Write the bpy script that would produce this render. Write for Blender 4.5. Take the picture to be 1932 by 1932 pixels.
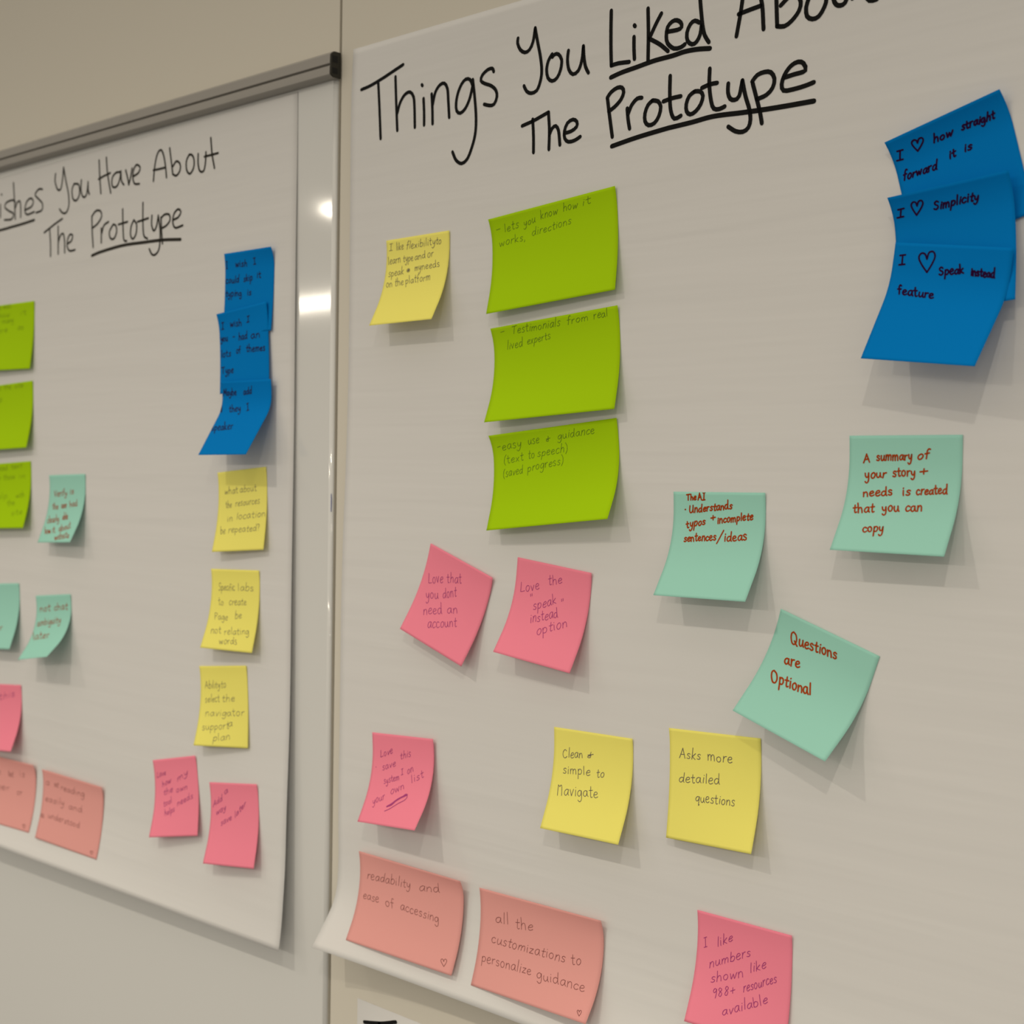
import bpy, math, random
import numpy as np

# ------------------------------------------------------------------ scene, camera, light
for o in list(bpy.data.objects): bpy.data.objects.remove(o)
S = bpy.context.scene
COL = S.collection
MM = 0.001

def rot_axes(yaw, pitch, roll):
    f = np.array([-math.sin(yaw)*math.cos(pitch), math.cos(yaw)*math.cos(pitch), math.sin(pitch)])
    r = np.array([math.cos(yaw), math.sin(yaw), 0.0]); u = np.cross(r, f)
    return (r*math.cos(roll)+u*math.sin(roll), -r*math.sin(roll)+u*math.cos(roll), f)

from mathutils import Matrix, Vector
cam_data = bpy.data.cameras.new('camera')
cam = bpy.data.objects.new('camera', cam_data); COL.objects.link(cam)
r, u, f = rot_axes(0.766953, -0.026987, 0.015173)
cam.matrix_world = Matrix(((r[0], u[0], -f[0], 0.997078), (r[1], u[1], -f[1], -0.811370), (r[2], u[2], -f[2], 1.338729), (0, 0, 0, 1)))
cam_data.sensor_width = 36.0; cam_data.sensor_fit = 'HORIZONTAL'; cam_data.lens = 2755.32/1932*36
cam_data.clip_start = 0.02; cam_data.clip_end = 60
cam_data.dof.use_dof = True; cam_data.dof.focus_distance = 1.02; cam_data.dof.aperture_fstop = 10.0
S.camera = cam

S.view_settings.view_transform = 'Standard'; S.view_settings.look = 'None'
S.view_settings.gamma = 1.0; S.view_settings.use_curve_mapping = False
S.view_settings.exposure = 0.06

WARM = (1.0, 0.905, 0.75)
w = bpy.data.worlds.new('room_light'); S.world = w; w.use_nodes = True
nt = w.node_tree; nt.nodes.clear()
tc = nt.nodes.new('ShaderNodeTexCoord'); sx = nt.nodes.new('ShaderNodeSeparateXYZ')
mr = nt.nodes.new('ShaderNodeMapRange'); mr.inputs['From Min'].default_value = -1; mr.inputs['From Max'].default_value = 1
mr.inputs['To Min'].default_value = 0.08; mr.inputs['To Max'].default_value = 0.72
bg = nt.nodes.new('ShaderNodeBackground'); bg.inputs['Color'].default_value = (*WARM, 1)
wo = nt.nodes.new('ShaderNodeOutputWorld')
nt.links.new(tc.outputs['Generated'], sx.inputs[0]); nt.links.new(sx.outputs['Z'], mr.inputs['Value'])
nt.links.new(mr.outputs[0], bg.inputs['Strength']); nt.links.new(bg.outputs[0], wo.inputs[0])

def downlight(x, y, z, power, cone=150, radius=0.04, color=WARM, blend=1.0):
    """recessed ceiling spot of the meeting room"""
    l = bpy.data.lights.new('ceiling_downlight', 'SPOT'); l.energy = power; l.color = color
    l.spot_size = math.radians(cone); l.spot_blend = blend; l.shadow_soft_size = radius
    o = bpy.data.objects.new('ceiling_downlight', l); COL.objects.link(o); o.location = (x, y, z)
for lx, ly, lz, pw in ((-0.19, -1.3, 2.5, 34), (1.22, -1.3, 2.5, 37), (-1.60, -1.3, 2.5, 32), (2.63, -1.3, 2.5, 32)):
    downlight(lx, ly, lz, pw, cone=142, radius=0.022)
for lx, pw in ((-2.82, 20), (-1.41, 20), (0.0, 36), (1.41, 20), (2.82, 20)):
    downlight(lx, -4.0, 2.45, pw, cone=170, radius=0.03, blend=0.25)

def panel(x, y, z, sx_, sy_, power):
    l = bpy.data.lights.new('ceiling_panel', 'AREA'); l.shape = 'RECTANGLE'; l.size = sx_; l.size_y = sy_; l.energy = power; l.color = WARM
    o = bpy.data.objects.new('ceiling_panel', l); COL.objects.link(o); o.location = (x, y, z)
panel(-7.1, -5.6, 2.5, 1.2, 0.42, 60)
lamp = bpy.data.lights.new('ceiling_lamp', 'POINT'); lamp.energy = 2.5; lamp.color = WARM; lamp.shadow_soft_size = 0.022
lo = bpy.data.objects.new('ceiling_lamp', lamp); COL.objects.link(lo); lo.location = (-4.15, -3.34, 2.5)

# ------------------------------------------------------------------ materials
def mat(name, color, rough=0.8, spec=0.3, metallic=0.0, trans=0.0, bump=None, grain=0.0, var=None, coat=0.0):
    m = bpy.data.materials.new(name); m.use_nodes = True
    t = m.node_tree; p = t.nodes['Principled BSDF']; out = t.nodes['Material Output']
    p.inputs['Base Color'].default_value = (*color, 1); p.inputs['Roughness'].default_value = rough
    p.inputs['Specular IOR Level'].default_value = spec; p.inputs['Metallic'].default_value = metallic
    p.inputs['Coat Weight'].default_value = coat; p.inputs['Coat Roughness'].default_value = 0.08
    tex = t.nodes.new('ShaderNodeTexCoord')
    if grain:
        mp = t.nodes.new('ShaderNodeMapping'); mp.inputs['Scale'].default_value = var or (1, 1, 1)
        n = t.nodes.new('ShaderNodeTexNoise'); n.inputs['Scale'].default_value = 1.0; n.inputs['Detail'].default_value = 4
        mx = t.nodes.new('ShaderNodeMix'); mx.data_type = 'RGBA'
        mx.inputs['A'].default_value = (*[max(0, c*(1-grain)) for c in color], 1); mx.inputs['B'].default_value = (*[min(1, c*(1+grain)) for c in color], 1)
        t.links.new(tex.outputs['Object'], mp.inputs[0]); t.links.new(mp.outputs[0], n.inputs['Vector'])
        t.links.new(n.outputs['Fac'], mx.inputs['Factor']); t.links.new(mx.outputs['Result'], p.inputs['Base Color'])
    if bump:
        sc, dist, strength = bump
        mp = t.nodes.new('ShaderNodeMapping'); mp.inputs['Scale'].default_value = sc
        n = t.nodes.new('ShaderNodeTexNoise'); n.inputs['Scale'].default_value = 1.0; n.inputs['Detail'].default_value = 3
        b = t.nodes.new('ShaderNodeBump'); b.inputs['Distance'].default_value = dist; b.inputs['Strength'].default_value = strength
        t.links.new(tex.outputs['Object'], mp.inputs[0]); t.links.new(mp.outputs[0], n.inputs['Vector'])
        t.links.new(n.outputs['Fac'], b.inputs['Height']); t.links.new(b.outputs[0], p.inputs['Normal'])
    if trans:
        tr = t.nodes.new('ShaderNodeBsdfTranslucent'); tr.inputs['Color'].default_value = (*color, 1)
        ms = t.nodes.new('ShaderNodeMixShader'); ms.inputs[0].default_value = trans
        t.links.new(p.outputs[0], ms.inputs[1]); t.links.new(tr.outputs[0], ms.inputs[2]); t.links.new(ms.outputs[0], out.inputs['Surface'])
    return m

def note_mat(name, c): return mat(name, c, rough=0.9, spec=0.06, trans=0.1, bump=((60, 60, 60), 0.0006, 0.12))
M = {
 'wall': mat('wall_paint', (.66, .625, .55), rough=.6, spec=.25, bump=((90, 90, 90), .0004, .15)),
 'joint': mat('joint_grey', (.16, .14, .12), rough=.8),
 'board': mat('board_enamel', (.685, .69, .685), rough=.06, spec=.5),
 'rail': mat('rail_metal', (.31, .293, .272), rough=.45, spec=.4, grain=.05, var=(3, 200, 200)),
 'end_dark': mat('hollow_end_shade', (.03, .028, .022), rough=.5),  # shade inside the hollow rail end, given as a dark colour
 'black': mat('hole_shade_black', (.012, .012, .012), rough=.7),  # shade inside the rail end holes, given as black
 'paper': mat('easel_paper', (.75, .745, .745), rough=.9, spec=.1, trans=.06, bump=((2.2, 3, 38), .004, .3)),
 'green': note_mat('lime_paper', (.43, .70, .006)),
 'teal': note_mat('aqua_paper', (.375, .74, .635)),
 'pink': note_mat('pink_paper', (1.0, .285, .40)),
 'yellow': note_mat('yellow_paper', (.98, .91, .215)),
 'salmon': note_mat('salmon_paper', (.86, .405, .38)),
 'blue': note_mat('blue_paper', (.0, .215, .64)),
 'marker': mat('marker_ink', (.012, .012, .012), rough=.9, spec=.05),
 'marker_blurred': mat('marker_ink_blurred', (.04, .037, .032), rough=.9, spec=.05),  # greyer marker copy, lens blur of the far heading put into the colour
 'ink_grey': mat('pen_grey', (.16, .14, .12), rough=.9, spec=.05),
 'ink_green': mat('pen_on_green', (.13, .22, .02), rough=.9, spec=.05),
 'ink_violet': mat('pen_violet', (.40, .06, .22), rough=.9, spec=.05),
 'ink_red': mat('marker_rust', (.36, .05, .006), rough=.9, spec=.05),
 'ink_maroon': mat('marker_maroon', (.022, .002, .035), rough=.9, spec=.05),
 'ink_brown': mat('pen_brown', (.25, .085, .08), rough=.9, spec=.05),
 'ink_smear': mat('smear_blue', (.08, .1, .32), rough=.5),
}
INKNAME = {'ink_grey': 'thin grey handwriting', 'ink_green': 'thin dark green handwriting', 'ink_violet': 'violet pen handwriting', 'ink_red': 'rust red marker handwriting',
           'ink_maroon': 'dark maroon marker handwriting', 'ink_brown': 'thin brown handwriting'}

# ------------------------------------------------------------------ mesh helpers
def mesh_obj(name, verts, faces, material, parent=None, smooth=False, loc=(0, 0, 0)):
    me = bpy.data.meshes.new(name)
    v = np.asarray(verts, float) - np.asarray(loc)
    me.from_pydata([tuple(p) for p in v], [], faces); me.materials.append(material)
    if smooth: me.polygons.foreach_set('use_smooth', [True]*len(me.polygons))
    me.update()
    o = bpy.data.objects.new(name, me); COL.objects.link(o)
    if parent is not None: o.parent = parent
    o.location = loc if parent is None else tuple(np.asarray(loc) - np.asarray(parent.location))
    return o

def tag(o, label=None, cat=None, group=None, kind=None):
    for k, v in (('label', label), ('category', cat), ('group', group), ('kind', kind)):
        if v: o[k] = v
    return o

def box(x0, x1, y0, y1, z0, z1):
    v = [(x, y, z) for x in (x0, x1) for y in (y0, y1) for z in (z0, z1)]
    f = [(0, 1, 3, 2), (4, 6, 7, 5), (0, 4, 5, 1), (2, 3, 7, 6), (0, 2, 6, 4), (1, 5, 7, 3)]
    return v, f

def extrude_x(profile, x0, x1, caps=True):
    """closed (y, z) profile swept along x"""
    n = len(profile)
    v = [(x0, y, z) for y, z in profile] + [(x1, y, z) for y, z in profile]
    f = [(i, (i+1) % n, n+(i+1) % n, n+i) for i in range(n)]
    if caps: f += [tuple(range(n-1, -1, -1)), tuple(range(n, 2*n))]
    return v, f

def extrude_z(profile, z0, z1):
    n = len(profile)
    v = [(x, y, z0) for x, y in profile] + [(x, y, z1) for x, y in profile]
    f = [(i, (i+1) % n, n+(i+1) % n, n+i) for i in range(n)] + [tuple(range(n-1, -1, -1)), tuple(range(n, 2*n))]
    return v, f

# ------------------------------------------------------------------ paper surfaces (lengths in mm)
def prof(knots, th, H, s):
    """curl profile: slope angles along the sheet -> distance off the wall and drop at fraction s"""
    ss = np.linspace(0, 1, 201); t = np.interp(ss, knots, th); mid = (t[1:]+t[:-1])/2; ds = H/200
    Y = np.concatenate([[0], np.cumsum(np.sin(mid))*ds]); Z = np.concatenate([[0], np.cumsum(np.cos(mid))*ds])
    Y = Y - min(Y.min(), 0)
    return np.interp(s, ss, Y), np.interp(s, ss, Z)

def note_surface(P):
    X, Z, rot, W, H, aL, aR, bL, bR, s0, s1, y0 = P
    R = math.radians(rot); ex = np.array([math.cos(R), 0, math.sin(R)]); dn = np.array([math.sin(R), 0, -math.cos(R)])
    def fn(uu, ss):
        yl, zl = prof([0, s0, s1, 1], np.radians([-bL, 0, aL, aL]), H, ss)
        yr, zr = prof([0, s0, s1, 1], np.radians([-bR, 0, aR, aR]), H, ss)
        y = yl*(1-uu)+yr*uu+y0; z = zl*(1-uu)+zr*uu
        return (np.array([X, 0, Z]) + np.multiply.outer(uu, ex)*W + np.multiply.outer(z, dn) + np.multiply.outer(y, np.array([0, -1, 0])))*MM
    return fn, W, H

SK = [0, 0.1, 0.3, 0.5, 0.65, 0.8, 0.88, 0.92, 0.96, 1]
def sheet_surface(P):
    X0, Zt, W, H, tl, tr, pw, y0, rot = P
    R = math.radians(rot); cr, sr = math.cos(R), math.sin(R)
    def fn(uu, ss):
        yl, zl = prof(SK, tl, H, ss); yr, zr = prof(SK, tr, H, ss)
        k = np.power(np.clip(1-uu, 0, 1), pw)
        y = yl*k+yr*(1-k)+y0; z = zl*k+zr*(1-k)
        return np.stack([X0+uu*W*cr+z*sr, -y, Zt+uu*W*sr-z*cr], -1)*MM
    return fn, W, H

def grid(fn, nu, ns):
    uu, ss = np.meshgrid(np.linspace(0, 1, nu+1), np.linspace(0, 1, ns+1))
    v = fn(uu.ravel(), ss.ravel())
    f = [(j*(nu+1)+i, (j+1)*(nu+1)+i, (j+1)*(nu+1)+i+1, j*(nu+1)+i+1) for j in range(ns) for i in range(nu)]
    return v, f

def paper(name, surf, material, nu, ns, thick, layer_name=None):
    fn, W, H = surf
    loc = fn(np.array([.5]), np.array([0.]))[0]
    v, f = grid(fn, nu, ns)
    o = mesh_obj(name, v, f, material, smooth=True, loc=loc)
    md = o.modifiers.new('thickness', 'SOLIDIFY'); md.thickness = thick*MM; md.offset = -1
    return o

# ------------------------------------------------------------------ handwriting: ink strokes lying on a paper surface
FONT = {'"': '.5|.12,1.75 .16,1.35;.36,1.78 .38,1.4',
 '&': '.9|.12,.55 .45,.58 .8,.62;.5,1.1 .42,.5 .5,.1 .3,.0 .1,.2 .3,.4 .55,.4',
 '(': '.45|.4,1.8 .15,1.2 .12,.3 .36,-.35',
 ')': '.45|.08,1.8 .32,1.2 .34,.3 .1,-.35',
 '+': '.9|.1,.5 .45,.52 .8,.56;.46,1.0 .44,.5 .46,.05',
 ',': '.3|.16,.1 .16,-.1 .06,-.32',
 '-': '.6|.05,.5 .3,.52 .55,.54',
 '.': '.3|.1,.3 .16,.36 .16,.26 .1,.3',
 '/': '.8|.04,-.25 .4,.7 .76,1.6',
 '8': '.8|.6,1.4 .35,1.7 .15,1.35 .35,.95 .6,.55 .4,.02 .12,.3 .3,.8 .6,1.2 .6,1.4',
 '9': '.8|.6,1.3 .35,1.65 .1,1.3 .25,.95 .55,1.15 .6,1.45;.6,1.45 .6,.7 .5,0',
 '<': '1.0|.5,0 .2,.5 .06,.9 .2,1.12 .4,1.05 .5,.75 .5,.75 .62,1.1 .85,1.12 .94,.85 .78,.45 .5,0',
 '?': '.6|.1,1.4 .3,1.7 .52,1.4 .32,.9 .28,.5;.28,.1 .3,.14',
 '@': '1.0|.5,.1 .2,.3 .2,.7 .5,.9 .8,.7 .8,.3 .5,.1;.3,.35 .7,.65 .4,.65 .65,.35 .3,.5 .7,.5 .5,.3 .5,.7',
 'A': '1.0|.04,0 .25,.8 .46,1.7 .46,1.7 .68,.8 .9,0;.2,.62 .76,.66',
 'C': '.95|.82,1.4 .55,1.7 .2,1.3 .08,.7 .25,.12 .55,.02 .85,.3',
 'I': '.7|.06,1.62 .6,1.7;.34,1.64 .33,.8 .34,.04;.04,.0 .62,.06',
 'L': '.8|.14,1.7 .12,.8 .1,.05 .1,.05 .4,.02 .74,.08',
 'M': '1.1|.08,0 .14,1.6 .14,1.6 .5,.5 .5,.5 .86,1.65 .86,1.65 .95,0',
 'N': '.95|.1,0 .1,.8 .14,1.6;.14,1.6 .35,1.35 .55,1.6 .68,1.2 .74,0',
 'O': '1.05|.5,1.7 .2,1.45 .08,.8 .25,.1 .6,.05 .9,.6 .85,1.35 .5,1.7',
 'P': '.85|.12,1.65 .12,.8 .1,0;.12,1.6 .45,1.7 .72,1.4 .55,.95 .14,.8',
 'Q': '1.1|.5,1.7 .2,1.45 .08,.8 .25,.1 .6,.05 .9,.6 .85,1.35 .5,1.7;.6,.5 .8,.15 1.0,-.1',
 'S': '.85|.72,1.45 .48,1.7 .16,1.4 .28,1.0 .62,.75 .68,.3 .4,.0 .08,.2',
 'T': '.95|.02,1.6 .45,1.64 .9,1.72;.46,1.64 .45,.8 .44,0',
 'U': '1.0|.1,1.65 .08,.6 .25,.05 .55,.08 .75,.6 .78,1.65;.78,1.65 .8,.5 .92,.02',
 'V': '.9|.06,1.65 .4,.02 .4,.02 .82,1.7',
 'a': '.75|.62,.85 .4,1 .12,.75 .06,.3 .25,.02 .48,.2 .62,.8;.62,.95 .62,.3 .75,.04',
 'b': '.75|.12,1.85 .1,.9 .1,.05;.1,.6 .3,.98 .6,.85 .66,.45 .48,.05 .2,.02 .1,.2',
 'c': '.65|.6,.82 .4,1 .15,.8 .06,.4 .2,.05 .42,.02 .62,.2',
 'd': '.8|.62,.8 .4,.98 .12,.75 .06,.3 .25,.02 .5,.2 .63,.7;.66,1.85 .64,.9 .66,.2 .76,.02',
 'e': '.68|.08,.48 .35,.52 .6,.7 .5,.97 .25,.92 .07,.5 .15,.1 .38,.0 .64,.18',
 'f': '.55|.56,1.7 .4,1.85 .24,1.5 .24,.6 .22,-.05;.02,.95 .25,.98 .5,1.02',
 'g': '.75|.62,.8 .4,1 .12,.75 .06,.35 .25,.08 .5,.3 .62,.85;.63,.95 .66,.2 .6,-.5 .35,-.75 .1,-.5',
 'h': '.75|.12,1.85 .12,.9 .1,.0;.1,.55 .3,.95 .52,.95 .6,.6 .62,.0',
 'i': '.3|.15,.95 .14,.4 .16,.02;.15,1.32 .17,1.36',
 'j': '.35|.25,.95 .24,.1 .15,-.5 -.05,-.6;.25,1.32 .27,1.36',
 'k': '.7|.12,1.85 .12,.9 .1,.0;.58,.95 .14,.42 .14,.42 .62,.0',
 'l': '.3|.14,1.85 .13,.9 .15,.02',
 'm': '1.1|.08,.95 .1,.5 .09,.0;.1,.55 .28,.95 .46,.9 .5,.5 .5,.0;.5,.55 .68,.95 .88,.9 .94,.5 .95,.0',
 'n': '.72|.08,.95 .1,.5 .09,.0;.1,.55 .3,.95 .52,.9 .6,.5 .62,.0',
 'o': '.7|.38,1 .14,.82 .06,.4 .22,.03 .46,.06 .62,.5 .54,.88 .36,1',
 'p': '.72|.1,.95 .1,.2 .08,-.75;.1,.6 .3,.98 .58,.85 .62,.45 .44,.08 .12,.12',
 'q': '.75|.62,.8 .4,1 .12,.75 .06,.35 .25,.08 .5,.3 .62,.85;.63,.95 .62,.2 .62,-.75 .75,-.55',
 'r': '.55|.1,.95 .12,.5 .1,.0;.12,.55 .28,.9 .52,.95',
 's': '.6|.52,.85 .34,1 .12,.82 .2,.58 .46,.42 .5,.16 .3,.0 .06,.12',
 't': '.55|.26,1.55 .24,.8 .26,.15 .38,.0 .52,.1;.02,1.0 .26,1.0 .52,1.04',
 'u': '.75|.1,.95 .08,.4 .22,.03 .42,.08 .58,.5 .6,.95;.6,.95 .62,.3 .74,.02',
 'v': '.65|.06,.95 .3,.02 .3,.02 .58,.98',
 'w': '.95|.06,.95 .2,.1 .26,.05 .44,.75 .48,.75 .62,.08 .68,.08 .88,.98',
 'x': '.65|.08,.95 .56,.02;.56,.95 .06,.02',
 'y': '.7|.08,.95 .1,.5 .26,.2 .46,.35 .58,.95;.58,.95 .56,.1 .44,-.55 .2,-.75 .02,-.5',
 'z': '.65|.08,.92 .54,.95 .54,.95 .06,.05 .06,.05 .58,.06'}
def parse(g):
    w_, st = g.split('|')
    return float(w_), [[tuple(map(float, p.split(','))) for p in s.split()] for s in st.split(';')]
FONT = {k: parse(g) for k, g in FONT.items()}

def split_corners(pts):
    runs, cur = [], [pts[0]]
    for p in pts[1:]:
        if np.allclose(p, cur[-1]):
            if len(cur) > 1: runs.append(cur)
            cur = [p]
        else: cur.append(p)
    if len(cur) > 1 or not runs: runs.append(cur)
    return runs

def smooth(pts, step):
    p = np.array(pts, float)
    if len(p) < 3: 
        n = max(1, int(np.linalg.norm(p[-1]-p[0])/step)) if len(p) == 2 else 1
        return np.array([p[0]+(p[-1]-p[0])*t for t in np.linspace(0, 1, n+1)])
    q = np.vstack([2*p[0]-p[1], p, 2*p[-1]-p[-2]]); out = []
    for i in range(1, len(q)-2):
        a, b, c, d = q[i-1], q[i], q[i+1], q[i+2]
        n = max(2, min(10, int(np.linalg.norm(c-b)/step)))
        for t in np.arange(n)/n:
            out.append(.5*((2*b)+(c-a)*t+(2*a-5*b+4*c-d)*t*t+(3*b-a-3*c+d)*t**3))
    out.append(q[-2])
    return np.array(out)

class Ink:
    def __init__(s): s.v = []; s.f = []
    def stroke(s, pts, width, step):
        for run in split_corners([tuple(p) for p in pts]):
            if len(run) == 1: run = [run[0], (run[0][0]+width*.2, run[0][1])]
            p = smooth(run, step); d = np.gradient(p, axis=0); L = np.linalg.norm(d, axis=1); L[L < 1e-9] = 1; d = d/L[:, None]
            h = width/2
            p = np.vstack([p[0]-d[0]*h, p[0]-d[0]*h*.7, p, p[-1]+d[-1]*h*.7, p[-1]+d[-1]*h]); d = np.vstack([d[0], d[0], d, d[-1], d[-1]])
            hw = np.full(len(p), h); hw[0] = hw[-1] = h*.25; hw[1] = hw[-2] = h*.75
            n = np.stack([-d[:, 1], d[:, 0]], 1)*hw[:, None]
            base = len(s.v)
            for a, b in zip(p-n, p+n): s.v.append(a); s.v.append(b)
            for i in range(len(p)-1): s.f.append((base+2*i, base+2*i+1, base+2*i+3, base+2*i+2))
    def word(s, text, x0, y0, x1, y1, ux, uy, width, rnd, step):
        adv = sum(FONT[ch][0] for ch in text)+.12*(len(text)-1)
        ex = np.array([x1-x0, y1-y0])/adv; up = np.array([ux, uy]); o = np.array([x0, y0]); x = 0
        for ch in text:
            gw, strokes = FONT[ch]
            jy, js, jl = rnd.uniform(-.07, .07), rnd.uniform(.9, 1.1), rnd.uniform(-.06, .1)
            for st in strokes:
                s.stroke([o+ex*(x+px+jl*py)+up*(py*js+jy) for px, py in st], width, step)
            x += gw+.12
    def build(s, name, surf, material, parent, lift):
        fn, W, H = surf
        q = np.array(s.v); uu = np.clip(q[:, 0]/W, .004, .996); ss = np.clip(q[:, 1]/H, .004, .996); e = 1e-3
        P = fn(uu, ss); du = fn(uu+e, ss)-fn(uu-e, ss); dv = fn(uu, ss+e)-fn(uu, ss-e)
        n = np.cross(dv, du); n /= np.linalg.norm(n, axis=1)[:, None]
        n[n[:, 1] > 0] *= -1
        return mesh_obj(name, P+n*lift*MM, s.f, material, parent, loc=np.array(parent.location))

# ------------------------------------------------------------------ the setting
v, fc = box(-3.2, -0.0012, 0, 0.012, -0.02, 2.5)
tag(mesh_obj('wall_left', v, fc, M['wall']), 'beige wall panel above the glossy white board', kind='structure')
prof_r = [(0.0012, 0.012), (0.0012, 0.0012), (0.0016, 0.0004), (0.0024, 0), (2.6, 0), (2.6, 0.012)]
v, fc = extrude_z(prof_r, -0.02, 2.5)
tag(mesh_obj('wall_right', v, fc, M['wall']), 'beige wall panel behind the sheet headed Things You Liked', kind='structure')
v, fc = box(-0.02, 0.02, 0.0125, 0.02, -0.02, 2.5)
tag(mesh_obj('trim_1', v, fc, M['joint']), 'dark narrow joint between the two wall panels', kind='structure')

# ------------------------------------------------------------------ white board with its rail
bd = bpy.data.objects.new('whiteboard', None); COL.objects.link(bd); bd.location = (-1.2, 0, 0.45)
tag(bd, 'glossy white board with a grey metal rail along its top edge', 'whiteboard')
rim = [(-2.4, 0.0), (-2.4, -0.003)] + [(-0.0052+0.0039*math.sin(a), -0.003+0.0026*(1-math.cos(a))) for a in np.linspace(0, math.pi/2, 9)] + [(-0.0013, 0.0)]
v, fc = extrude_z(rim[::-1], 0.45, 1.692)
sf = mesh_obj('board_surface', v, fc, M['board'], bd)
sf.location = tuple(-np.array(bd.location))
for p in sf.data.polygons: p.use_smooth = abs(p.normal.z) < .5 and p.area < .02
z0 = 1.6785
rail_p = [(-0.0005, z0+.0214), (-0.0075, z0+.0214), (-0.0095, z0+.0201), (-0.0112, z0+.0185), (-0.0116, z0+.0108), (-0.0112, z0+.0104), (-0.0088, z0+.0102), (-0.0088, z0+.0086),
          (-0.0112, z0+.0084), (-0.0116, z0+.008), (-0.0118, z0+.0012), (-0.0108, z0+.0002), (-0.0085, z0-.0012), (-0.006, z0-.0014), (-0.0005, z0-.0014)]
v, fc = extrude_x(rail_p[::-1], -2.4, 0.0)
rl = mesh_obj('tack_rail', v, fc, M['rail'], bd); rl.location = tuple(-np.array(bd.location))
rl['label'] = 'grey metal rail with a groove along its middle'
end_p = [(-0.0005, z0+.0211), (-0.0072, z0+.0211), (-0.0092, z0+.0199), (-0.0108, z0+.0181), (-0.0112, z0+.002), (-0.0104, z0+.0006), (-0.008, z0-.0008), (-0.0005, z0-.0010)]
v, fc = extrude_x(end_p[::-1], -0.0002, 0.0014)
ec = mesh_obj('end_shade', v, fc, M['end_dark'], rl); ec.location = (0, 0, 0); ec['label'] = 'dark plug painting the shade inside the open rail end'  # rail end is open; its inner shade is this plug's dark colour
for a, b in ((z0+.0115, z0+.0175), (z0+.002, z0+.007)):
    v, fc = box(0.0013, 0.0016, -0.0095, -0.004, a, b); h = mesh_obj('hole_shade', v, fc, M['black'], rl); h.location = (0, 0, 0); h['label'] = 'black patch painting the shade of a hole in the rail end'  # black blocks on the end face stand in for shaded holes
ik = Ink(); ik.stroke([(0, 0), (.4, 6), (.1, 15)], 1.1, 1)
v = [(-0.0026+p[0]*MM, -0.0024, 1.3175-p[1]*MM) for p in ik.v]
mk = mesh_obj('ink_mark', v, ik.f, M['ink_smear'], bd); mk.location = tuple(-np.array(bd.location)); mk['label'] = 'blue ink smear on the board edge'

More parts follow.
